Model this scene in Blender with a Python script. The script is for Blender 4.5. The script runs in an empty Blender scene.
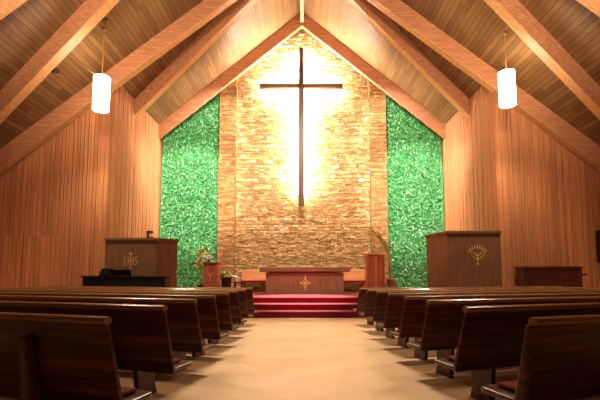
import bpy, bmesh, math, random
from mathutils import Vector, Matrix
rnd = random.Random(7)
PI = math.pi
S = bpy.context.scene
COL = S.collection
HC = 1.05                       # camera height

# ------------------------------------------------------------------ helpers
def lin(r, g, b):
    f = lambda c: ((c/255+0.055)/1.055)**2.4 if c/255 > 0.04045 else c/255/12.92
    return (f(r), f(g), f(b), 1)

class MB:
    """collects shapes, then links them as one mesh object"""
    def __init__(self): self.v = []; self.f = []
    def add(self, vs, fs):
        b = len(self.v); self.v += [tuple(p) for p in vs]; self.f += [tuple(i+b for i in q) for q in fs]
    def box(self, x0, x1, y0, y1, z0, z1):
        self.add([(x0,y0,z0),(x1,y0,z0),(x1,y1,z0),(x0,y1,z0),(x0,y0,z1),(x1,y0,z1),(x1,y1,z1),(x0,y1,z1)],
                 [(0,3,2,1),(4,5,6,7),(0,1,5,4),(1,2,6,5),(2,3,7,6),(3,0,4,7)])
    def hexa(self, p):          # 4 bottom, 4 top points
        self.add(p, [(0,3,2,1),(4,5,6,7),(0,1,5,4),(1,2,6,5),(2,3,7,6),(3,0,4,7)])
    def loft(self, rings, cap=True):
        n = len(rings[0]); vs = [p for r in rings for p in r]; fs = []
        for i in range(len(rings)-1):
            for j in range(n):
                a, b = i*n+j, i*n+(j+1) % n
                fs.append((a, b, b+n, a+n))
        if cap:
            fs.append(tuple(range(n-1, -1, -1))); fs.append(tuple(range((len(rings)-1)*n, len(rings)*n)))
        self.add(vs, fs)
    def tube(self, pts, r, n=8):
        pts = [Vector(p) for p in pts]; rings = []
        for i, p in enumerate(pts):
            d = (pts[min(i+1, len(pts)-1)]-pts[max(i-1, 0)]).normalized()
            a = d.cross(Vector((0,0,1)) if abs(d.z) < .9 else Vector((1,0,0))).normalized(); b = d.cross(a)
            rr = r[i] if isinstance(r, (list, tuple)) else r
            rings.append([p+a*rr*math.cos(2*PI*k/n)+b*rr*math.sin(2*PI*k/n) for k in range(n)])
        self.loft(rings)
    def lathe(self, prof, c=(0,0), n=20, cap=True):
        self.loft([[(c[0]+r*math.cos(2*PI*k/n), c[1]+r*math.sin(2*PI*k/n), z) for k in range(n)] for r, z in prof], cap)
    def leaf(self, base, d, L, W, droop=0., roll=0.):
        base = Vector(base); d = Vector(d).normalized()
        s = d.cross(Vector((0,0,1)))
        if s.length < .05: s = Vector((1,0,0))
        s.normalize(); s = Matrix.Rotation(roll, 3, d) @ s
        n = s.cross(d)
        mid = base+d*L*.5+n*L*.04+Vector((0,0,-droop*L*.25)); tip = base+d*L+Vector((0,0,-droop*L))
        q = base+d*L*.25+Vector((0,0,-droop*L*.06))
        self.add([base, q+s*W*.42, q-s*W*.42, mid+s*W*.5, mid-s*W*.5, tip, q+n*W*.12, mid+n*W*.14],
                 [(0,1,6),(0,6,2),(1,3,7,6),(6,7,4,2),(3,5,7),(7,5,4)])
    def build(self, name, mat, parent=None, bevel=0., smooth=False, kind=None):
        me = bpy.data.meshes.new(name); me.from_pydata(self.v, [], self.f)
        bm = bmesh.new(); bm.from_mesh(me); bmesh.ops.recalc_face_normals(bm, faces=bm.faces)
        bm.to_mesh(me); bm.free()
        me.materials.append(mat)
        o = bpy.data.objects.new(name, me); COL.objects.link(o)
        if parent: o.parent = parent
        if smooth:
            for p in me.polygons: p.use_smooth = True
        if bevel:
            m = o.modifiers.new('bevel', 'BEVEL'); m.width = bevel; m.segments = 2; m.limit_method = 'ANGLE'
        if kind: o['kind'] = kind
        return o

def thing(name, label, cat, loc=(0,0,0), rz=0., group=None):
    o = bpy.data.objects.new(name, None); COL.objects.link(o)
    o.location = loc; o.rotation_euler = (0,0,rz); o.empty_display_size = .1
    o['label'] = label; o['category'] = cat
    if group: o['group'] = group
    return o
def tag(o, label, cat, group=None, kind=None):
    o['label'] = label; o['category'] = cat
    if group: o['group'] = group
    if kind: o['kind'] = kind
    return o
def dup(root, loc, rz, label):
    r = root.copy(); COL.objects.link(r); r.location = loc; r.rotation_euler = (0,0,rz); r['label'] = label
    for ch in list(root.children):
        c = ch.copy(); COL.objects.link(c); c.parent = r
        for g in list(ch.children):
            d = g.copy(); COL.objects.link(d); d.parent = c
    return r

# ------------------------------------------------------------------ materials
def newmat(name, rough=.5, spec=.5):
    m = bpy.data.materials.new(name); m.use_nodes = True
    nt = m.node_tree; b = nt.nodes['Principled BSDF']
    b.inputs['Roughness'].default_value = rough; b.inputs['Specular IOR Level'].default_value = spec
    return m, nt, b
def N(nt, t, **kw):
    n = nt.nodes.new(t)
    for k, v in kw.items(): setattr(n, k, v)
    return n
def math_(nt, op, a, b=None):
    n = N(nt, 'ShaderNodeMath', operation=op)
    for i, x in enumerate((a, b)):
        if x is None: continue
        if isinstance(x, (int, float)): n.inputs[i].default_value = x
        else: nt.links.new(x, n.inputs[i])
    return n.outputs[0]
def ramp(nt, fac, stops):
    r = N(nt, 'ShaderNodeValToRGB'); e = r.color_ramp.elements
    while len(e) < len(stops): e.new(.5)
    for i, (p, c) in enumerate(stops): e[i].position = p; e[i].color = c
    nt.links.new(fac, r.inputs[0]); return r.outputs[0]
def mix(nt, fac, a, b, blend='MIX'):
    n = N(nt, 'ShaderNodeMix', data_type='RGBA', blend_type=blend)
    for s, x in ((n.inputs[0], fac), (n.inputs[6], a), (n.inputs[7], b)):
        if isinstance(x, (int, float, tuple)): s.default_value = x
        else: nt.links.new(x, s)
    return n.outputs[2]
def noise(nt, vec, scale, detail=4, stretch=None):
    mp = N(nt, 'ShaderNodeMapping'); nt.links.new(vec, mp.inputs[0])
    if stretch: mp.inputs['Scale'].default_value = stretch
    n = N(nt, 'ShaderNodeTexNoise'); n.inputs['Scale'].default_value = scale; n.inputs['Detail'].default_value = detail
    nt.links.new(mp.outputs[0], n.inputs['Vector']); return n.outputs[0]
def bump(nt, bsdf, h, strength=.3, dist=.01):
    b = N(nt, 'ShaderNodeBump'); b.inputs['Strength'].default_value = strength; b.inputs['Distance'].default_value = dist
    nt.links.new(h, b.inputs['Height']); nt.links.new(b.outputs[0], bsdf.inputs['Normal'])

def wood(name, dark, mid, light, grain=(1,12,12), scale=2.5, rough=.45, island=0., spec=.5):
    """grain stretched along the axis whose factor is smallest"""
    m, nt, b = newmat(name, rough, spec)
    tc = N(nt, 'ShaderNodeTexCoord').outputs['Object']
    vec = tc
    if island:
        gi = N(nt, 'ShaderNodeNewGeometry').outputs['Random Per Island']
        va = N(nt, 'ShaderNodeVectorMath', operation='MULTIPLY_ADD')
        cx = N(nt, 'ShaderNodeCombineXYZ')
        for i in range(3): nt.links.new(gi, cx.inputs[i])
        nt.links.new(cx.outputs[0], va.inputs[0]); va.inputs[1].default_value = (37, 41, 29); nt.links.new(tc, va.inputs[2])
        vec = va.outputs[0]
    n1 = noise(nt, vec, scale, 6, grain)
    n2 = noise(nt, vec, scale*5, 3, grain)
    fac = math_(nt, 'ADD', math_(nt, 'MULTIPLY', n1, .7), math_(nt, 'MULTIPLY', n2, .3))
    c = ramp(nt, fac, [(.3, dark), (.5, mid), (.68, light)])
    if island:
        v = math_(nt, 'ADD', math_(nt, 'MULTIPLY', gi, island), 1-island*.5)
        hs = N(nt, 'ShaderNodeHueSaturation'); nt.links.new(c, hs.inputs['Color']); nt.links.new(v, hs.inputs['Value']); c = hs.outputs[0]
    nt.links.new(c, b.inputs['Base Color'])
    bump(nt, b, fac, .15, .004)
    return m

def planks(name, cols, w, L, rough=.55, ax=0, ay=1):
    """tongue and groove boards running along local axis ay"""
    m, nt, b = newmat(name, rough, .35)
    tc = N(nt, 'ShaderNodeTexCoord').outputs['Object']
    sp = N(nt, 'ShaderNodeSeparateXYZ'); nt.links.new(tc, sp.inputs[0])
    u, v = sp.outputs[ax], sp.outputs[ay]
    us = math_(nt, 'DIVIDE', u, w); iu = math_(nt, 'FLOOR', us); fu = math_(nt, 'SUBTRACT', us, iu)
    wn = N(nt, 'ShaderNodeTexWhiteNoise', noise_dimensions='1D'); nt.links.new(iu, wn.inputs['W'])
    vs = math_(nt, 'ADD', math_(nt, 'DIVIDE', v, L), math_(nt, 'MULTIPLY', wn.outputs['Value'], 7.3)); iv = math_(nt, 'FLOOR', vs)
    cx = N(nt, 'ShaderNodeCombineXYZ'); nt.links.new(iu, cx.inputs[0]); nt.links.new(iv, cx.inputs[1])
    wn2 = N(nt, 'ShaderNodeTexWhiteNoise', noise_dimensions='2D'); nt.links.new(cx.outputs[0], wn2.inputs['Vector'])
    r = wn2.outputs['Value']
    st = [9, 9, 9]; st[ay] = .6
    g = noise(nt, tc, 2.2, 6, tuple(st))
    fac = math_(nt, 'ADD', math_(nt, 'MULTIPLY', r, .42), math_(nt, 'MULTIPLY', g, .62))
    c = ramp(nt, fac, [(.1, cols[0]), (.45, cols[1]), (.75, cols[2]), (.98, cols[3])])
    ed = math_(nt, 'MINIMUM', fu, math_(nt, 'SUBTRACT', 1., fu))
    gr = math_(nt, 'GREATER_THAN', ed, .045)
    c = mix(nt, gr, tuple(x*.5 for x in cols[0][:3])+(1,), c)
    nt.links.new(c, b.inputs['Base Color'])
    bump(nt, b, math_(nt, 'MULTIPLY', gr, 1.), .5, .008)
    return m

def plain(name, c, rough=.5, metal=0., var=.15, scale=20, spec=.5):
    m, nt, b = newmat(name, rough, spec); b.inputs['Metallic'].default_value = metal
    tc = N(nt, 'ShaderNodeTexCoord').outputs['Object']
    n = noise(nt, tc, scale, 3)
    cc = ramp(nt, n, [(.3, tuple(x*(1-var) for x in c[:3])+(1,)), (.7, tuple(min(1, x*(1+var)) for x in c[:3])+(1,))])
    nt.links.new(cc, b.inputs['Base Color']); return m
def island_mat(name, stops, rough=.6, nscale=0., bumpy=0., spec=.3, mixn=.35):
    m, nt, b = newmat(name, rough, spec)
    gi = N(nt, 'ShaderNodeNewGeometry').outputs['Random Per Island']
    fac = gi
    if nscale:
        tc = N(nt, 'ShaderNodeTexCoord').outputs['Object']
        n = noise(nt, tc, nscale, 6)
        fac = math_(nt, 'ADD', math_(nt, 'MULTIPLY', gi, 1-mixn), math_(nt, 'MULTIPLY', n, mixn))
        if bumpy: bump(nt, b, n, bumpy, .03)
    nt.links.new(ramp(nt, fac, stops), b.inputs['Base Color']); return m
def emit(name, c, s):
    m = bpy.data.materials.new(name); m.use_nodes = True; nt = m.node_tree
    b = nt.nodes['Principled BSDF']; b.inputs['Base Color'].default_value = (.8,.78,.7,1)
    b.inputs['Emission Color'].default_value = c; b.inputs['Emission Strength'].default_value = s
    return m

M_ceil = planks('ceiling_planks', [lin(90,60,34), lin(114,81,46), lin(130,95,56), lin(150,114,70)], .15, 2.6)
M_beam = wood('laminated_beam', lin(150,92,60), lin(178,116,78), lin(198,138,96), (1,14,14), 1.6, .5)
M_beamlit = wood('beam_lit_wood', lin(170,116,70), lin(190,136,84), lin(205,155,100), (1,10,10), 1.6, .5)  # paler beam wood, the light on the lower edges put into the colour
M_wall = wood('cedar_boards', lin(172,108,68), lin(188,122,78), lin(202,140,94), (9,9,.6), 2.0, .5, .28)
M_pew = wood('dark_oak_pew', lin(28,12,7), lin(68,31,19), lin(114,58,35), (.7,14,10), 2.2, .3, 0., .3)
M_rail = wood('pew_rail_oak_highlit', lin(104,68,38), lin(138,94,54), lin(164,118,72), (.6,14,14), 2.2, .2)  # oak lightened so its colour carries the golden highlight on the rails
M_seat = wood('pew_seat_oak', lin(72,43,25), lin(92,58,35), lin(110,74,46), (.6,9,9), 1.6, .3)
M_walnut = wood('walnut_panel', lin(96,64,43), lin(122,84,58), lin(144,104,74), (12,12,.7), 2.0, .4)
M_altar = wood('altar_walnut', lin(116,78,56), lin(142,98,72), lin(162,118,90), (12,12,.7), 2.0, .4)
M_altartop = wood('altar_slab_wood', lin(110,72,50), lin(136,92,66), lin(156,112,82), (.7,12,12), 2.0, .35)
M_redwood = wood('red_mahogany', lin(140,70,46), lin(176,96,66), lin(196,118,84), (12,12,.7), 2.0, .45)
M_redpale = wood('pale_mahogany', lin(186,112,76), lin(206,134,94), lin(220,150,110), (12,12,.7), 2.0, .45)
M_bench = wood('light_oak_bench', lin(196,138,84), lin(220,164,106), lin(232,180,124), (.7,12,12), 2.0, .45)
M_maroon = wood('maroon_stained_wood', lin(44,16,16), lin(72,28,26), lin(92,40,34), (.7,12,12), 2.0, .35)
M_dpost = wood('dark_pew_post', lin(44,23,13), lin(72,39,23), lin(98,56,35), (12,12,.7), 2.0, .35)
M_gold = plain('gold_emblem', lin(238,196,120), .4, .1, .05)
M_dgold = plain('dull_gold_emblem', lin(226,184,120), .5, .1, .05)
M_cush = plain('maroon_cushion', lin(112,52,42), .9, 0, .1, 60, .1)
M_carpet = plain('red_carpet', lin(112,30,44), .95, 0, .12, 90, .1)
_b = M_carpet.node_tree.nodes['Principled BSDF']; _b.inputs['Sheen Weight'].default_value = 1.; _b.inputs['Sheen Roughness'].default_value = .3; _b.inputs['Sheen Tint'].default_value = (1,.85,.72,1)
M_redcush = plain('red_seat_pad', lin(150,28,38), .9, 0, .1, 60, .1)
M_black = plain('black_lacquer', lin(16,20,16), .3, 0, .2)
M_blackm = plain('black_metal', lin(8,7,6), .5, 0, .2)
M_white = plain('white_keys', lin(226,220,200), .4, 0, .03)
M_brass = plain('brass_cord', lin(190,140,80), .4, .5, .05)
M_pot = plain('dark_pot', lin(70,40,26), .5, 0, .2)
M_tanpot = plain('tan_pot', lin(178,130,76), .6, 0, .12)
M_petal = plain('white_petals', lin(240,232,220), .7, 0, .05)
M_cross = wood('cross_timber', lin(62,35,19), lin(86,50,28), lin(104,64,38), (9,9,.6), 1.5, .5)
M_fern = island_mat('fern_green', [(0, lin(140,140,64)), (.5, lin(184,178,96)), (1, lin(214,204,134))], .6)
M_olive = island_mat('olive_leaf', [(0, lin(150,150,70)), (.5, lin(194,184,104)), (1, lin(222,208,140))], .6)
M_palm = island_mat('dry_palm', [(0, lin(176,160,76)), (.5, lin(214,194,106)), (1, lin(236,216,140))], .6)
M_leafwall = island_mat('wall_foliage', [(0, lin(76,152,80)), (.35, lin(104,180,112)), (.7, lin(138,202,142)), (.93, lin(164,216,164)), (1, lin(190,230,188))], .8, spec=.1)
M_leafback = plain('wall_foliage_backing', lin(70,160,92), .8, 0, .2, 8)
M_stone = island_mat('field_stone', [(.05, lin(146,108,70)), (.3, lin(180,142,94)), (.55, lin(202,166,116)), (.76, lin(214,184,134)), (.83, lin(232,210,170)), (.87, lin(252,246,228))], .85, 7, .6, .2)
M_stone2 = island_mat('pier_stone', [(.1, lin(132,94,58)), (.4, lin(160,118,72)), (.7, lin(180,136,86)), (1, lin(200,160,110))], .85, 7, .6, .2)
M_mortar = plain('mortar', lin(140,100,62), .95, 0, .2, 12, .1)
M_lamp = emit('lamp_glass', (1,.84,.64,1), 17.)
M_tube = emit('cross_tube', (1,.92,.76,1), 640.)
M_tubeb = emit('cross_tube_bright', (1,.92,.76,1), 1200.)
M_trim = plain('sandstone_trim', lin(126,88,48), .8, 0, .2, 6, .2)
M_speaker = plain('speaker_cloth', lin(22,18,18), .9, 0, .2, 80)

def floor_mat():
    m, nt, b = newmat('vinyl_floor', .3, .8)
    tc = N(nt, 'ShaderNodeTexCoord').outputs['Object']
    n = noise(nt, tc, 1.6, 5, (1,1,1)); n2 = noise(nt, tc, 22, 3)
    c = mix(nt, .35, ramp(nt, n, [(.3, lin(196,160,120)), (.7, lin(212,180,140))]), ramp(nt, n2, [(.3, lin(184,146,106)), (.7, lin(214,182,142))]))
    nt.links.new(c, b.inputs['Base Color'])
    nt.links.new(ramp(nt, n, [(.3, (.30,)*3+(1,)), (.7, (.38,)*3+(1,))]), b.inputs['Roughness'])
    return m
M_floor = floor_mat()

# ------------------------------------------------------------------ the church shell
H, K = 11.68, .83               # underside of the rafters: z = H - K|x|
RT = .60                        # rafter depth, vertical
CW, CY = 5.9, 12.5              # chancel side wall, facing wall
BY = 17.25                      # back wall
NX, NY = 10.6, -6.5

m = MB(); m.box(-NX-.2, NX+.2, NY-.2, BY+.5, -.2, 0); m.build('floor', M_floor, kind='structure')

# two roof slopes in their own tilted frames, boards running along the ridge
ang = math.atan(K)
for sx, nm in ((-1, 'ceiling_left'), (1, 'ceiling_right')):
    m = MB(); Ls = 11.2/math.cos(ang)
    m.box(0, Ls, NY-.3, BY+.6, 0, .12)
    o = m.build(nm, M_ceil, kind='structure')
    o.location = (0, 0, H+RT)
    if sx > 0: o.rotation_euler = (0, ang, 0)
    else: o.matrix_world = Matrix.Translation((0,0,H+RT)) @ Matrix.Rotation(-ang, 4, 'Y') @ Matrix.Scale(-1, 4, (1,0,0))

def rafter(x0, y0, x1, y1, sx, w=.26, lit_edge=True):
    """from (x0,y0) near the ridge to (x1,y1), x positive; mirrored by sx"""
    d = Vector((x1-x0, y1-y0)).normalized(); n = Vector((-d.y, d.x))*w*.5
    def P(x, y, top): return (sx*x, y, H-K*max(x, 0)+(RT+.02 if top else 0))
    c = [(x0-n.x, y0-n.y), (x1-n.x, y1-n.y), (x1+n.x, y1+n.y), (x0+n.x, y0+n.y)]
    m = MB(); m.hexa([P(x, y, False) for x, y in c]+[P(x, y, True) for x, y in c])
    o = m.build('ceiling_beam', M_beam, kind='structure', bevel=.012)
    if lit_edge:  # thin paler strip paints the lit lower edge of the rafter
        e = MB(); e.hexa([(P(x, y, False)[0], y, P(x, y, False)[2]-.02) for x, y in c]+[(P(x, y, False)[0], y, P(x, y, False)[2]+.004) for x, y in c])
        e.build('beam_lit_edge', M_beamlit, o)
    return o
P1, P2, P3 = 12.85, 8.55, 4.3
for sx in (-1, 1):
    rafter(-.05, BY-.36, CW+.02, BY-.36, sx, .18, False)
    rafter(0, P1, CW+.05, 14.5, sx)
    rafter(0, P1-.12, NX, CY-.32, sx)
    rafter(0, P2, NX, P2+2.7, sx)
    rafter(0, P2-.12, NX, P2-.5, sx)
    rafter(0, P3, NX, P3+2.7, sx)
    rafter(0, P3-.12, NX, P3-.5, sx)
m = MB(); m.box(-.07, .07, NY, BY-.3, H+.1, H+RT-.02); m.build('ridge_beam', M_beam, kind='structure')

def boards(mb, a, b, zt, z0=0., wmin=.115, wmax=.15, th=.035, gap=.018):
    """vertical boards between plan points a and b on the room side (left of a->b); zt(point) is the top"""
    a, b = Vector(a), Vector(b); L = (b-a).length; d = (b-a)/L; n = Vector((-d.y, d.x)); s = 0; k = 0
    while s < L-.02:
        w = min(rnd.uniform(wmin, wmax), L-s); t = th*rnd.uniform(.75, 1.1)
        if k % 3 == 2: w = min(w*.55, L-s); t *= .45
        p, q = a+d*s, a+d*(s+w-gap)
        pi, qi = p+n*t, q+n*t
        mb.hexa([(p.x,p.y,z0),(q.x,q.y,z0),(qi.x,qi.y,z0),(pi.x,pi.y,z0),(p.x,p.y,zt(p)),(q.x,q.y,zt(q)),(qi.x,qi.y,zt(q)),(pi.x,pi.y,zt(p))])
        s += w; k += 1
roofz = lambda p: H+RT-K*abs(p[0])-.02
def wallpoly(mb, x0, x1, y0, y1):
    a, b = roofz((x0,)), roofz((x1,))
    mb.hexa([(x0,y0,0),(x1,y0,0),(x1,y1,0),(x0,y1,0),(x0,y0,a),(x1,y0,b),(x1,y1,b),(x0,y1,a)])
for sx, nm in ((-1, 'left'), (1, 'right')):
    m = MB(); wallpoly(m, sx*(CW+.02), sx*NX, CY+.04, CY+.2)            # wall facing the nave
    if sx > 0: boards(m, (NX, CY+.04), (CW+.0, CY+.04), roofz)
    else: boards(m, (-CW, CY+.04), (-NX, CY+.04), roofz)
    m.build('wall_facing_'+nm, M_wall, kind='structure')
    m = MB(); z = roofz((CW+.1,))
    m.box(*sorted((sx*(CW+.04), sx*(CW+.2))), CY+.2, BY+.3, 0, z)
    if sx > 0: boards(m, (CW+.04, CY+.02), (CW+.04, BY+.1), lambda p: z+.06)
    else: boards(m, (-CW-.04, BY+.1), (-CW-.04, CY+.02), lambda p: z+.06)
    m.build('wall_chancel_'+nm, M_wall, kind='structure')
    m = MB(); m.box(*sorted((sx*NX, sx*(NX+.2))), NY, CY+.2, 0, roofz((NX,)))
    m.build('wall_nave_'+nm, M_wall, kind='structure')
m = MB()
zb = H+RT
m.add([(-NX,NY,0),(NX,NY,0),(NX,NY,roofz((NX,))),(0,NY,zb),(-NX,NY,roofz((NX,))),(-NX,NY-.2,0),(NX,NY-.2,0),(NX,NY-.2,roofz((NX,))),(0,NY-.2,zb),(-NX,NY-.2,roofz((NX,)))],
      [(0,1,2,3,4),(9,8,7,6,5),(0,5,6,1),(1,6,7,2),(2,7,8,3),(3,8,9,4),(4,9,5,0)])
m.build('wall_rear', M_wall, kind='structure')

# ---- stone wall in random courses
def stones(mb, x0, x1, y, zmax, big=1., proud=.05):
    z = 0
    while z < H+.4:
        h = rnd.choice((.05,.06,.07,.08,.09,.12,.17))*big; x = x0-rnd.uniform(0, .1)
        while x < x1:
            w = rnd.uniform(.10, .42)*big*(1.3 if h > .1 else 1)
            xa, xb = max(x, x0), min(x+w, x1)
            if xb-xa > .03 and z < zmax((xa+xb)/2)-.0:
                g = .007; t = proud*rnd.random()**1.5+.006; j = lambda: rnd.uniform(-.011, .011)
                zz = z+h-g; za = z+g*.3
                f = [(xa+g+j(), za+j()), (xb-g+j(), za+j()), (xb-g+j(), zz+j()), (xa+g+j(), zz+j())]
                c = [(xa+g*.6, z), (xb-g*.6, z), (xb-g*.6, z+h), (xa+g*.6, z+h)]
                cx, cz = (xa+xb)/2, z+h/2
                fr = [((px-cx)*.90+cx, (pz-cz)*.84+cz) for px, pz in f]
                mb.add([(px, y, pz) for px, pz in f]+[(px, y-t, pz) for px, pz in fr], [(0,1,5,4),(1,2,6,5),(2,3,7,6),(3,0,4,7),(4,5,6,7)])
            x += w
        z += h
under = lambda x: H+.3-K*abs(x)
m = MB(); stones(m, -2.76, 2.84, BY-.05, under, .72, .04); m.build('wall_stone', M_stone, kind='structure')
m = MB(); m.box(-3.5, 3.56, BY-.045, BY+.3, 0, H-K*3.5+.3); m.box(-2.2, 2.2, BY-.045, BY+.3, H-K*3.5, H-K*2.2+.3); m.box(-1, 1, BY-.045, BY+.3, H-K*2.3, H-K*1+.3); m.box(-.4,.4,BY-.045,BY+.3,H-K,H+.1)
m.build('wall_back', M_mortar, kind='structure')
for sx, nm, xa, xb in ((-1, 'left', -3.46, -2.76), (1, 'right', 2.84, 3.53)):
    m = MB(); m.box(xa, xb, BY-.20, BY-.045, 0, under(xb)-.1)
    pier = m.build('stone_pier', M_mortar, kind='structure')
    m = MB(); stones(m, xa, xb, BY-.20, lambda x: under(x)-.15, .8, .03); m.build('pier_stones', M_stone2, pier)
    xi = xb if sx < 0 else xa
    m = MB(); m.box(xi-.02, xi+.02, BY-.205, BY-.05, 0, under(xi)-.1); m.build('trim_'+nm, M_trim, kind='structure')
    # green leafy covering
    x0, x1 = (-CW+.02, -3.46) if sx < 0 else (3.53, CW-.02)
    m = MB(); m.box(x0, x1, BY-.02, BY+.3, 0, under(3.5)); m.build('wall_green_'+nm, M_leafback, kind='structure')
    m = MB()
    for i in range(12000):
        x = rnd.uniform(x0+.04, x1-.04); zz = rnd.uniform(.02, under(3.5))
        if zz > under(x): continue
        a = rnd.uniform(0, 2*PI); L = rnd.uniform(.07, .16)
        if x+math.cos(a)*L < x0 or x+math.cos(a)*L > x1: a = PI-a
        m.leaf((x, BY-.03-rnd.uniform(0, .03), zz), (math.cos(a), -rnd.uniform(.05, .55), math.sin(a)), L, L*rnd.uniform(.28, .5), 0, rnd.uniform(-.6, .6))
    m.v = [(min(max(px, x0+.05), x1-.05), min(py, BY-.03), pz) for px, py, pz in m.v]
    tag(m.build('foliage', M_leafwall), 'green leafy covering on the back wall, %s of the stone' % nm, 'foliage', kind='stuff')

# flush double door in the left facing wall, behind the pews
for n, (xa, xb) in enumerate(((-7.2, -8.33), (-8.36, -9.5)), 1):
    m = MB(); boards(m, (xa, CY-.01), (xb, CY-.01), lambda p: 2.3, .0, .15, .19, .02)
    m.box(xb, xa, CY-.008, CY+.0, 0, 2.29)
    d = m.build('door_%d' % n, M_wall, kind='structure')

# ---- carpeted platform with three steps
m = MB()
m.box(-3.6, 3.6, 11.14, 11.72, 0, .162); m.box(-3.6, 3.6, 11.68, 12.37, 0, .324); m.box(-3.7, 3.7, 12.33, BY-.22, 0, .485)
pl = m.build('platform_steps', M_carpet, kind='structure', bevel=.015)
PZ = .485

# ------------------------------------------------------------------ the cross on the wall
def at(px, py, Y):
    f = 419.; t = math.radians(4.9)
    xc = (px-302)/f; yc = -(py-242)/f
    r = Vector((xc, math.cos(t)-yc*math.sin(t), math.sin(t)+yc*math.cos(t)))
    return r*(Y/r.y)+Vector((0,0,HC))
YC = BY-.46
zt, zl, zr = at(301, 49, YC).z, at(303, 206, YC).z, at(301, 86.5, YC).z
xl, xr, xc = at(260, 86, YC).x, at(342.5, 86, YC).x, at(301.2, 86, YC).x
cr = thing('wooden_cross', 'tall dark wooden cross glowing from behind on the stone wall', 'cross', (xc, YC, zl))
m = MB(); y0, y1 = -.10, .10
def slab(mb, pts):              # outline x,z with depth y0..y1
    n = len(pts); mb.add([(x, y0, z) for x, z in pts]+[(x, y1, z) for x, z in pts],
        [tuple(range(n)), tuple(range(2*n-1, n-1, -1))]+[(i, (i+1) % n, (i+1) % n+n, i+n) for i in range(n)])
hz = zr-zl
slab(m, [(-.12, 0), (.12, 0), (.115, hz), (.082, zt-zl), (-.082, zt-zl), (-.115, hz)])
m.build('upright', M_cross, cr, bevel=.01)
m = MB(); y0, y1 = -.104, .09
slab(m, [(xl-xc, hz-.10), (0, hz-.075), (xr-xc, hz-.10), (xr-xc, hz+.10), (0, hz+.075), (xl-xc, hz+.10)])
m.build('crossbar', M_cross, cr, bevel=.01)
m = MB(); m.tube([(0, .15, .5), (0, .15, hz-1.3)], .022, 8); m.build('light_tube', M_tube, cr, smooth=True)
m = MB(); m.tube([(0, .15, hz-1.25), (0, .15, zt-zl-.15)], .022, 8); m.build('light_tube', M_tubeb, cr, smooth=True)
m = MB(); m.tube([(xl-xc+.15, .16, hz+.06), (xr-xc-.15, .16, hz+.06)], .022, 8); m.build('light_tube', M_tubeb, cr, smooth=True)
for z in (.8, hz-.5, hz+1.):
    m = MB(); m.box(-.03, .03, .1, BY-.125-YC, z-.03, z+.03); m.build('wall_bracket', M_blackm, cr)

# ------------------------------------------------------------------ altar and benches
ax, ay = .1, 15.0
al = thing('altar', 'long wooden altar table with thick slab top and gold cross on the platform', 'altar', (ax, ay, PZ))
m = MB(); m.box(-1.40, 1.40, .08, .95, 0, .76); m.build('body', M_altar, al, bevel=.01)
m = MB(); m.box(-1.3, 1.3, .12, .9, .76, .79); m.build('reveal', M_pot, al)
m = MB(); m.box(-1.63, 1.63, 0, 1.05, .785, .95); m.build('slab_top', M_altartop, al, bevel=.015)
m = MB(); yy = .065; c = (.02, .36)
def bar(mb, x0, z0, x1, z1, w, y=0., th=.02):
    d = Vector((x1-x0, z1-z0)); n = Vector((-d.y, d.x)).normalized()*w*.5
    q = [(x0-n.x, z0-n.y), (x1-n.x, z1-n.y), (x1+n.x, z1+n.y), (x0+n.x, z0+n.y)]
    mb.hexa([(a, y-th, b) for a, b in q]+[(a, y, b) for a, b in q])
bar(m, .02, .12, .02, .66, .03, .085); bar(m, -.13, .38, .17, .38, .03, .084)
for a in range(4):
    t = PI/4+a*PI/2; bar(m, .02+.04*math.cos(t), .38+.04*math.sin(t), .02+.14*math.cos(t), .38+.14*math.sin(t), .025, .083)
for x, z in ((-.13,.38),(.17,.38),(.02,.53),(.02,.23)): bar(m, x-.035, z-.0, x+.035, z, .06, .086)
m.build('cross_emblem', M_gold, al)

def bench(x0, x1, label):
    b = thing('bench', label, 'bench', ((x0+x1)/2, BY-.75, PZ), 0, None); h = (x1-x0)/2
    m = MB(); m.box(-h, h, .40, .45, .34, .90); m.build('backrest', M_bench, b, bevel=.01)
    m = MB(); m.box(-h, h, .0, .42, .36, .41); m.build('seat', M_walnut, b, bevel=.01)
    m = MB(); m.box(-h+.02, h-.02, -.02, .39, .41, .47); m.build('cushion', M_redcush, b, bevel=.02)
    for s in (-1, 1):
        m = MB(); m.box(*sorted((s*h*.9, s*(h*.9-.07))), .05, .4, 0, .36); m.build('leg', M_walnut, b)
bench(-2.42, -.95, 'light oak bench with red seat pad left of the altar')
bench(.95, 2.52, 'light oak bench with red seat pad right of the altar')

# ------------------------------------------------------------------ lecterns
le = thing('lectern', 'narrow reddish lectern with gold emblem left of the altar', 'lectern', (-2.95, 13.5, PZ))
m = MB(); m.box(-.23, .23, .03, .4, .06, 1.04); m.build('body', M_redwood, le, bevel=.008)
m = MB(); m.box(-.26, .26, 0, .43, 0, .06); m.build('plinth', M_walnut, le, bevel=.008)
m = MB(); m.hexa([(-.26,-.02,1.04),(.26,-.02,1.04),(.26,.44,1.04),(-.26,.44,1.04),(-.26,-.02,1.07),(.26,-.02,1.07),(.26,.44,1.07),(-.26,.44,1.07)]); m.build('top', M_redwood, le, bevel=.006)
m = MB(); m.tube([(-.09,.02,.78),(-.05,.02,.66),(0,.02,.6),(.05,.02,.66),(.09,.02,.78)], .011, 6); m.tube([(0,.02,.74),(0,.02,.48)], .011, 6); m.tube([(-.05,.02,.48),(.05,.02,.48)], .011, 6)
m.build('chalice_emblem', M_gold, le)

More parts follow.
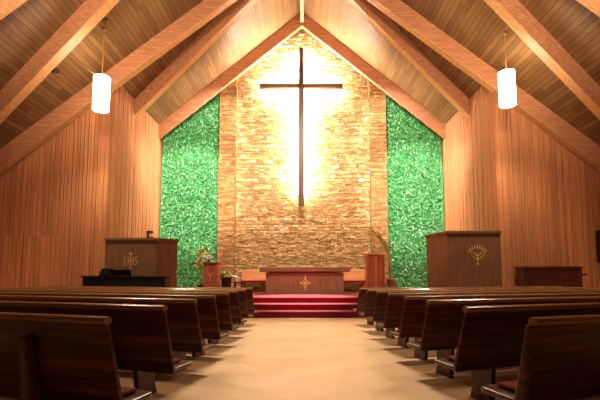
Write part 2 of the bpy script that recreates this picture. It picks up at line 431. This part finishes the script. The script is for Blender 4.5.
l2 = thing('lectern', 'tall reddish lectern with arched panel front right of the altar', 'lectern', (2.38, 13.5, PZ))
m = MB(); m.box(-.28, .28, .03, .45, .06, 1.30); m.build('body', M_redwood, l2, bevel=.008)
m = MB(); m.box(-.3, .3, 0, .48, 0, .06); m.build('plinth', M_redwood, l2, bevel=.008)
m = MB(); m.box(-.31, .31, -.01, .48, 1.30, 1.345); m.build('top', M_redpale, l2, bevel=.008)
m = MB()
for s in (-1, 1):
    m.box(*sorted((s*.225, s*.28)), .012, .03, .06, 1.3)
    bar(m, s*.22, 1.2, 0, 1.29, .05, .03, .018)
m.build('front_frame', M_redwood, l2)
m = MB(); m.box(-.03, .03, .008, .03, .06, 1.27); m.build('centre_stile', M_redpale, l2)

# flowers on the left lectern
fl = thing('flower_arrangement', 'small bunch of white flowers standing on the left lectern', 'flowers', (-3.05, 13.72, PZ+1.07))
m = MB(); m.lathe([(.035,0),(.05,.03),(.04,.07),(.045,.08)], n=12); m.build('vase', M_pot, fl, smooth=True)
m = MB()
for i in range(14):
    a = rnd.uniform(0, 2*PI); m.leaf((0,0,.07), (math.cos(a), math.sin(a), rnd.uniform(.2, 1)), .13, .04, .3)
m.build('leaves', M_fern, fl)
for i in range(7):
    a = i*2.4; r = .02+.018*i; bx, by_, bz = r*math.cos(a), r*math.sin(a)*.6-.05, .20-.012*i
    m = MB()
    for k in range(7):
        t = k*2*PI/7; m.leaf((bx, by_, bz), (math.cos(t), math.sin(t)-.6, .45), .085, .065, .1)
    m.lathe([(.004,bz),(.018,bz+.008),(.014,bz+.022),(.003,bz+.028)], (bx, by_), 8)
    m.build('blossom', M_petal, fl)

def pot(mb, r, h, n=18): mb.lathe([(r*.72,0),(r*.85,h*.4),(r*.98,h*.88),(r*1.05,h*.9),(r*1.05,h),(r*.9,h),(r*.88,h*.92),(r*.1,h*.92)], n=n)
# tall olive plant, left of the lectern
tp = thing('potted_plant', 'tall thin olive leafed plant in brown pot beside the left lectern', 'plant', (-3.43, 14.2, PZ))
m = MB(); pot(m, .11, .34); m.build('pot', M_pot, tp, smooth=True)
st = MB(); lv = MB()
for i in range(6):
    a = i*1.05; tx, ty = .17*math.cos(a)+.03, .12*math.sin(a); hh = 1.35+.13*(i % 3)
    pts = [(tx*.2*1, ty*.2, .3), (tx*.6, ty*.6, .75), (tx*.9, ty*.9, 1.1), (tx, ty, hh)]
    st.tube(pts, [.009,.008,.006,.003], 6)
    for k in range(16):
        f = rnd.uniform(.45, 1); z = .3+(hh-.3)*f; b = rnd.uniform(0, 2*PI)
        lv.leaf((tx*f, ty*f, z), (math.cos(b), math.sin(b), rnd.uniform(-.1, .9)), rnd.uniform(.16, .28), .075, .35, rnd.uniform(-1.5, 1.5))
st.tube([(.05,0,.9),(.2,-.02,1.25),(.42,-.02,1.45),(.50,-.02,1.62)], [.006,.006,.005,.003], 6)
for k in range(8): lv.leaf((.2+.035*k, -.02, 1.25+.045*k), (rnd.uniform(-.6,.6), -.3, rnd.uniform(.2,1)), .09, .035, .2)
st.build('stems', M_fern, tp, smooth=True); lv.build('leaves', M_olive, tp)
# fern in dark pot, right of the left lectern
fp = thing('potted_fern', 'bushy fern in dark round pot between left lectern and stone pier', 'plant', (-2.62, 14.55, PZ))
m = MB(); pot(m, .19, .62); m.build('pot', M_pot, fp, smooth=True)
lv = MB()
for i in range(70):
    a = rnd.uniform(0, 2*PI); e = rnd.uniform(.3, 1.5); L = rnd.uniform(.25, .45)
    lv.leaf((.05*math.cos(a), .05*math.sin(a), .58), (math.cos(a)*math.cos(e), math.sin(a)*math.cos(e), math.sin(e)), L, .075, .35, rnd.uniform(-1.5, 1.5))
lv.build('fronds', M_fern, fp)
# low stool by the pier
ks = thing('stool', 'small low wooden stool below the stone wall beside the fern', 'stool', (-2.2, 14.6, PZ))
m = MB(); m.box(-.15, .15, -.13, .13, .38, .43); m.build('seat', M_pot, ks, bevel=.01)
for sx in (-1, 1):
    for sy in (-1, 1):
        m = MB(); m.box(sx*.12-.02, sx*.12+.02, sy*.1-.02, sy*.1+.02, 0, .38); m.build('leg', M_pot, ks)
# palm arrangement, right
pp = thing('palm_arrangement', 'tall arching dried palm leaf in tan pot beside right lectern', 'plant', (2.98, 14.1, PZ))
m = MB(); pot(m, .16, .55); m.build('pot', M_tanpot, pp, smooth=True)
st = MB(); lv = MB()
spine = [(0,0,.5),(.0,0,1.0),(-.03,0,1.3),(-.14,-.02,1.62),(-.32,-.03,1.92),(-.5,-.04,2.08),(-.62,-.05,2.10)]
st.tube(spine, [.012,.012,.011,.009,.007,.005,.003], 6)
for i in range(46):
    f = 2+i/46*3.9; k = int(f); w = f-k; p = Vector(spine[k]).lerp(Vector(spine[min(k+1, 6)]), w)
    d = (Vector(spine[min(k+1, 6)])-Vector(spine[k])).normalized()
    for s in (-1, 1): lv.leaf(p, d*1.2+Vector((s*.25*d.z-.05, -.12*s, -.35*s if d.z < .8 else .1)), .42, .06, .25, PI/2+rnd.uniform(-.6, .6))
st.tube([(.02,0,.5),(.03,0,1.3),(.14,-.02,1.65),(.3,-.02,1.95)], [.008,.008,.006,.003], 6)
for k in range(14): lv.leaf((.05+.018*k, -.02, 1.4+.04*k), (rnd.uniform(-.3,.9), -.3, rnd.uniform(.2, 1)), .13, .035, .2)
st.build('stems', M_olive, pp, smooth=True); lv.build('fronds', M_palm, pp)

# ------------------------------------------------------------------ panelled choir screens
def screen(pts, z, label, emblem):
    """plan outline of the front: outer end, corner, inner end"""
    s = thing('choir_screen', label, 'screen', (pts[1][0], pts[1][1], 0))
    o = Vector(pts[1])
    q = [Vector(p)-o for p in pts]; cen = Vector((0, 1.0)) + (q[0]+q[2])*.2
    for nm, a, b in (('front_panel', q[0], q[1]), ('side_panel', q[1], q[2])):
        d = (b-a).normalized(); n = Vector((-d.y, d.x)); n = n if n.dot(cen-(a+b)/2) > 0 else -n
        m = MB(); p = [a, b, b+n*.06, a+n*.06]
        m.hexa([(v.x, v.y, 0) for v in p]+[(v.x, v.y, z-.05) for v in p]); m.build(nm, M_walnut, s, bevel=.004)
        p = [a-d*.02-n*.05, b+d*.02-n*.05, b+d*.02+n*.14, a-d*.02+n*.14]
        m = MB(); m.hexa([(v.x, v.y, z-.06) for v in p]+[(v.x, v.y, z+.03) for v in p]); m.build('cap_rail', M_walnut, s, bevel=.012)
    return s
ls = screen([(-5.78, 12.28), (-4.27, 12.28), (-3.83, 12.85)], 2.2, 'dark walnut screen with gold monogram behind the black organ', 1)
m = MB(); ex, ez = -.75, 1.55; y = -.003
for a in ((0,-.26,0,.27),(-.07,.2,.07,.2),(-.075,-.12,-.075,.12),(.075,-.12,.075,.12),(-.075,0,.075,0),(-.17,-.13,-.17,.1),(-.2,.1,-.14,.1),(-.2,-.13,-.14,-.13),(-.05,-.2,.05,-.2)):
    bar(m, ex+a[0], ez+a[1], ex+a[2], ez+a[3], .02, y, .012)
m.tube([(ex+.2,y-.01,ez+.1),(ex+.16,y-.01,ez+.13),(ex+.13,y-.01,ez+.08),(ex+.18,y-.01,ez-.02),(ex+.2,y-.01,ez-.09),(ex+.16,y-.01,ez-.13),(ex+.12,y-.01,ez-.09)], .01, 6)
m.build('monogram_emblem', M_dgold, ls)
m = MB(); lx = at(150, 235, 12.3).x+4.27
bk = MB()
bk.box(-.09, .09, -.05, .05, 0, .03); bk.box(-.09, -.03, -.03, .03, .03, .13); bk.box(-.09, .085, -.05, .05, .13, .20)
o = bk.build('book_rest', M_maroon); o.location = (lx-4.27, 12.31, 2.232)
tag(o, 'small dark bracket standing on top of the left walnut screen', 'bracket')
rs = screen([(5.82, 12.22), (4.26, 12.22), (4.02, 13.5)], 2.40, 'dark walnut screen with gold fan tree emblem at the right wall corner', 2)
m = MB(); ex, ez = .86, 1.72
bar(m, ex, ez-.28, ex, ez+.05, .025, -.003, .014); bar(m, ex-.035, ez-.27, ex+.035, ez-.27, .05, -.003, .014)
for k in range(9):
    t = math.radians(22+k*17); bar(m, ex+.19*math.cos(t), ez+.19*math.sin(t), ex+.30*math.cos(t), ez+.30*math.sin(t), .02, -.003, .012)
for s in (-1, 1):
    m.tube([(ex, -.012, ez-.14), (ex+s*.1, -.012, ez-.09), (ex+s*.19, -.012, ez+.02)], .011, 6)
    m.tube([(ex, -.012, ez-.04), (ex+s*.07, -.012, ez+.0), (ex+s*.11, -.012, ez+.08)], .010, 6)
m.build('tree_emblem', M_gold, rs)

# ------------------------------------------------------------------ organ, piano, wall speaker
og = thing('organ_console', 'low black organ console with music desk before the left screen', 'organ', (-4.97, 11.68, 0))
m = MB(); m.box(-1.15, 1.15, .05, .5, .0, 1.06); m.build('case', M_black, og, bevel=.01)
m = MB(); m.box(-1.19, 1.19, 0, .53, 1.06, 1.11); m.build('lid', M_black, og, bevel=.015)
m = MB()
for a, b in ((-1.1,-.4),(-.35,.3),(.35,1.1)): m.box(a, b, .03, .05, .1, .95)
m.build('back_panel', M_blackm, og, bevel=.005)
m = MB(); m.hexa([(-.76,.12,1.11),(-.44,.12,1.11),(-.44,.48,1.11),(-.76,.48,1.11),(-.68,.16,1.32),(-.44,.16,1.32),(-.44,.44,1.32),(-.68,.44,1.32)]); m.build('stop_jamb', M_black, og, bevel=.02)
m = MB(); m.hexa([(-.42,.2,1.11),(.15,.2,1.11),(.15,.24,1.11),(-.42,.24,1.11),(-.42,.1,1.28),(.15,.1,1.28),(.15,.14,1.28),(-.42,.14,1.28)]); m.build('music_desk', M_black, og, bevel=.006)

pn = thing('upright_piano', 'maroon wooden upright piano against the right board wall', 'piano', (7.11, 11.82, 0))
m = MB(); m.box(-.82, .82, .1, .55, .0, 1.33); m.build('case', M_maroon, pn, bevel=.01)
m = MB(); m.box(-.86, .86, .06, .58, 1.33, 1.375); m.build('lid', M_maroon, pn, bevel=.012)
m = MB(); m.box(-.74, .74, .085, .1, .2, 1.22); m.build('back_panel', M_maroon, pn, bevel=.006)
for s in (-1, 1):
    m = MB(); m.box(s*.78-.045, s*.78+.045, .07, .12, 0, 1.33); m.build('corner_post', M_dpost, pn, bevel=.006)
m = MB(); m.box(.80, 1.02, .15, .5, 1.12, 1.17); m.build('side_shelf', M_blackm, pn)

sp_ = thing('wall_speaker', 'black loudspeaker on the board wall at the right edge', 'speaker', (9.0, CY-.0, 1.5))
m = MB(); m.box(-.22, .22, -.3, -.02, 0, .96); m.build('cabinet', M_blackm, sp_, bevel=.012)
m = MB(); m.box(-.19, .19, -.312, -.298, .05, .91); m.build('grille', M_speaker, sp_)
m = MB(); m.box(-.05, .05, -.03, .03, .4, .56); m.build('wall_bracket', M_blackm, sp_)

# ------------------------------------------------------------------ pews
PA = math.radians(20)
PLEN = 6.0
def make_pew(s, label):
    """s=+1 right of the aisle: local x outward, y towards the altar"""
    p = thing('church_pew', label, 'pew', (0,0,0), 0, 'pews left of the aisle' if s < 0 else 'pews right of the aisle')
    X = lambda u: s*u
    lean = .15; zb = .28 if s < 0 else .33; dz = zb-.33
    def prism(mb, prof, u0, u1):
        mb.loft([[(X(u0), v, z) for v, z in prof], [(X(u1), v, z) for v, z in prof]])
    # back board
    m = MB(); prism(m, [(.0,.80),(.03,.80),(lean+.03,zb),(lean-.0,zb)], 0, PLEN)
    m.build('back', M_pew, p, bevel=.004)
    m = MB(); pr = [(.012+.032*math.cos(2*PI*k/12), .810+.025*math.sin(2*PI*k/12)) for k in range(12)]
    prism(m, pr, -.006, PLEN+.006); o = m.build('top_rail', M_rail, p, smooth=False, bevel=.003)
    m = MB(); prism(m, [(lean-.008,zb-.015),(lean+.034,zb-.015),(lean+.034,zb+.003),(lean-.008,zb+.003)], .0, PLEN); m.build('bottom_rail', M_dpost, p, bevel=.004)
    # seat with a rounded aisle corner
    m = MB(); z0, z1 = .315+dz, .345+dz; out = [(.04,.20),(PLEN,.20),(PLEN,.49)]+[(.09-.05*math.sin(t), .44+.05*math.cos(t)) for t in [k*PI/12 for k in range(7)]]
    n = len(out)
    m.add([(X(u), v, z0+.0) for u, v in out]+[(X(u), v, z1+.015*(v-.2)/.36) for u, v in out], [tuple(range(n)), tuple(range(2*n-1, n-1, -1))]+[(i, (i+1) % n, (i+1) % n+n, i+n) for i in range(n)])
    m.build('seat', M_seat, p, bevel=.012)
    m = MB(); c = [(.13,.215),(PLEN-.1,.215),(PLEN-.1,.43),(.13,.43)]
    m.hexa([(X(u), v, .358+dz) for u, v in c]+[(X(u), v, .385+dz) for u, v in c]); m.build('cushion', M_cush, p, bevel=.015)
    for u in (.42, 2.2, 4.0, 5.7):
        m = MB(); m.loft([[(X(a), v, z) for v, z in ((.24,0),(.48,0),(.45,.10),(.46,.316+dz),(.21,.316+dz),(.23,.10))] for a in (u, u+.05)])
        m.build('leg', M_pew, p, bevel=.005)
    if s < 0:
        for u in (.60, 3.2):
            m = MB(); m.loft([[(X(a), v, z) for v, z in ((.03,.70),(-.015,.69),(.03,.22),(.06,0),(.2,0),(.17,.25),(.155,zb-.016))] for a in (u, u+.06)])
            m.build('back_brace', M_dpost, p, bevel=.012)
    return p
ROWS = ('eighth', 'seventh', 'sixth', 'fifth', 'fourth', 'third', 'second', 'first')
LD = (2.37, 3.36, 4.34, 5.29, 6.23, 7.17, 8.15, 9.2)
RD = (2.31, 3.21, 4.16, 5.08, 6.05, 7.0, 8.0, 9.12)
for s, D, a, nm in ((-1, LD, 1.10, 'left'), (1, RD, 1.25, 'right')):
    proto = None
    for i, d in enumerate(D):
        lab = 'dark wooden church pew %s of the aisle, %s row from the altar steps' % (nm, ROWS[i])
        if i == 0: lab = 'dark wooden church pew %s of the aisle, nearest to the camera' % nm
        if proto is None: proto = q = make_pew(s, lab); q.location = (s*(a+.02*(s > 0)), d, 0); q.rotation_euler = (0,0,s*PA)
        else: q = dup(proto, (s*a, d, 0), s*PA, lab)
    if s > 0:
        m = MB(); m.loft([[(x, v, z) for v, z in ((.02,.80),(-.01,.79),(.04,.45),(.10,0),(.19,0),(.14,.3))] for x in (-.05, -.012)])
        m.build('end_post', M_pew, proto, bevel=.012)

# ------------------------------------------------------------------ pendant lamps
def lamp_lights(loc, h):
    for z, dn, e in ((.16, True, 420), (h-.16, False, 60)):
        d = bpy.data.lights.new('lamp_light', 'SPOT'); d.energy = e; d.color = (1,.84,.64); d.spot_size = math.radians(150); d.spot_blend = .5; d.shadow_soft_size = .06
        o = bpy.data.objects.new('lamp_light', d); COL.objects.link(o); o.location = (loc[0], loc[1], loc[2]+z)
        if not dn: o.rotation_euler = (PI, 0, 0)
def make_lamp(loc, label):
    l = thing('pendant_lamp', label, 'lamp', loc, 0, 'cylinder pendant lamps'); x, y, z = loc; r, h = .205, .90
    top = roofz((x,))-z-.005
    m = MB(); m.lathe([(r,.05),(r,h-.04)], n=28, cap=False); m.lathe([(r-.012,.05),(r-.012,h-.04)], n=28, cap=False)
    m.build('shade', M_lamp, l, smooth=True)
    m = MB(); m.lathe([(r+.004,0),(r+.004,.055),(r-.02,.055),(r-.02,0),(r+.004,0)], n=28, cap=False); m.build('bottom_ring', M_lamp, l)
    m = MB(); m.lathe([(r+.004,h-.045),(r+.004,h),(r-.02,h),(r-.02,h-.045),(r+.004,h-.045)], n=28, cap=False); m.build('top_ring', M_lamp, l)
    m = MB()
    for k in range(3): m.tube([(0,0,h+.06),(r*.97*math.cos(k*2.094),r*.97*math.sin(k*2.094),h-.01)], .006, 5)
    m.tube([(0,0,h+.05),(0,0,top)], .010, 6); m.build('cord', M_brass, l)
    m = MB(); m.lathe([(.05,top-.04),(.05,top)], n=14); m.build('ceiling_rose', M_beam, l)
    lamp_lights(loc, h)
    return l
LZ = 10.85; LX, LY = at(101.5, 92, LZ), at(507, 87, LZ)
lampL = make_lamp((LX.x, LZ, at(101.5, 110, LZ).z), 'glowing white cylinder pendant lamp hanging over the left pews')
m = MB(); e = Vector((-5.95, 10.2, H-K*5.95-.02))-Vector(lampL.location); m.tube([(-.1,0,.9), tuple(e)], .006, 6); m.build('stay_wire', M_brass, lampL)
lampR = make_lamp((LY.x, LZ, at(507, 105, LZ).z), 'glowing white cylinder pendant lamp hanging over the right pews')
# one more pair of lamps, out of view, added to light the nave
for y, w in ((6.4, 'over the middle of the nave, added out of view'),):
    for x, n in ((LX.x, 'left'), (LY.x, 'right')):
        lamp_lights((x, y, lampR.location.z), .90)
        dup(lampR, (x, y, lampR.location.z), 0, 'glowing white cylinder pendant lamp %s %s' % (n, w))

# small black spotlights under the rafters
def spot_fixture(px, py, label):
    d = at(px, py, 10.)-Vector((0,0,HC)); p = Vector((0,0,HC))+d*((H+RT-.17-HC)/(d.z+K*abs(d.x)))
    s = thing('spotlight', label, 'spotlight', tuple(p), 0, None)
    m = MB(); m.tube([(0,.1,.0),(0,-.14,-.08)], [.07,.085], 12); m.build('can', M_blackm, s)
    m = MB(); zz = roofz((p.x,))-p.z; m.tube([(0,.02,.03),(0,.02,zz)], .015, 6); m.build('stem', M_blackm, s)
spot_fixture(103, 17, 'small black spotlight under the ceiling boards, above left lamp')
spot_fixture(54.5, 69, 'small black spotlight under the boards at far left rafter')
spot_fixture(544, 53, 'small black spotlight under the ceiling boards, right of right lamp')

# ------------------------------------------------------------------ lights: spots added out of view, without fixtures
def spot(loc, tgt, e, size, blend=.8, col=(1,.72,.42), r=.15):
    l = bpy.data.lights.new('spot', 'SPOT'); l.energy = e; l.spot_size = math.radians(size); l.spot_blend = blend; l.color = col; l.shadow_soft_size = r
    o = bpy.data.objects.new('added_spot', l); COL.objects.link(o); o.location = loc
    o.rotation_euler = (Vector(tgt)-Vector(loc)).to_track_quat('-Z', 'Y').to_euler(); return o
for sx in (-1, 1):
    spot((sx*.8, 13.9, 11.2), (sx*1.6, 17.2, 3.0), 600, 75, .8, (1,.80,.56))
    spot((sx*1.6, 13.9, 10.7), (sx*4.4, 17.2, 5.6), 2600, 50, .7, (1,.95,.86))
    spot((sx*4.4, 10.05, 8.0), (sx*4.6, 17.2, 4.5), 4100, 35, .6, (1,.96,.88), .1)
    spot((sx*.6, 12.1, 10.8), (sx*.2, 7.0, 0), 3300, 44, .9, (1,.86,.68), .6)
    spot((sx*3.2, 5.0, 6.0), (sx*3.2, 9.5, 11.0), 1500, 150, .6, (1,.84,.64), .4)  # uplight added to brighten ceiling and rafters
spot((0, 12.8, 11.0), (0, 12.9, 0), 62000, 21, .8, (1,.86,.68), .15)  # added overhead beam, makes the carpet treads brighter than the risers
spot((0, 11.3, 9.7), (0, 17.2, 2.6), 3300, 70, .9, (1,.86,.68), .3)
w = bpy.data.worlds.new('world'); S.world = w; w.use_nodes = True
w.node_tree.nodes['Background'].inputs[0].default_value = (1,.8,.6,1); w.node_tree.nodes['Background'].inputs[1].default_value = .05

# ------------------------------------------------------------------ camera
cd = bpy.data.cameras.new('camera'); co = bpy.data.objects.new('camera', cd); COL.objects.link(co)
co.location = (0,0,HC); co.rotation_euler = (math.radians(94.9), 0, 0)
cd.sensor_width = 36; cd.lens = 36*419/600; cd.shift_x = -2/600; cd.shift_y = 42/600; cd.clip_end = 100
S.camera = co
S.view_settings.view_transform = 'Standard'; S.view_settings.look = 'None'; S.view_settings.gamma = 1; S.view_settings.use_curve_mapping = False
S.view_settings.exposure = 0.22
S.cycles.use_denoising = True
S.cycles.sample_clamp_indirect = 8
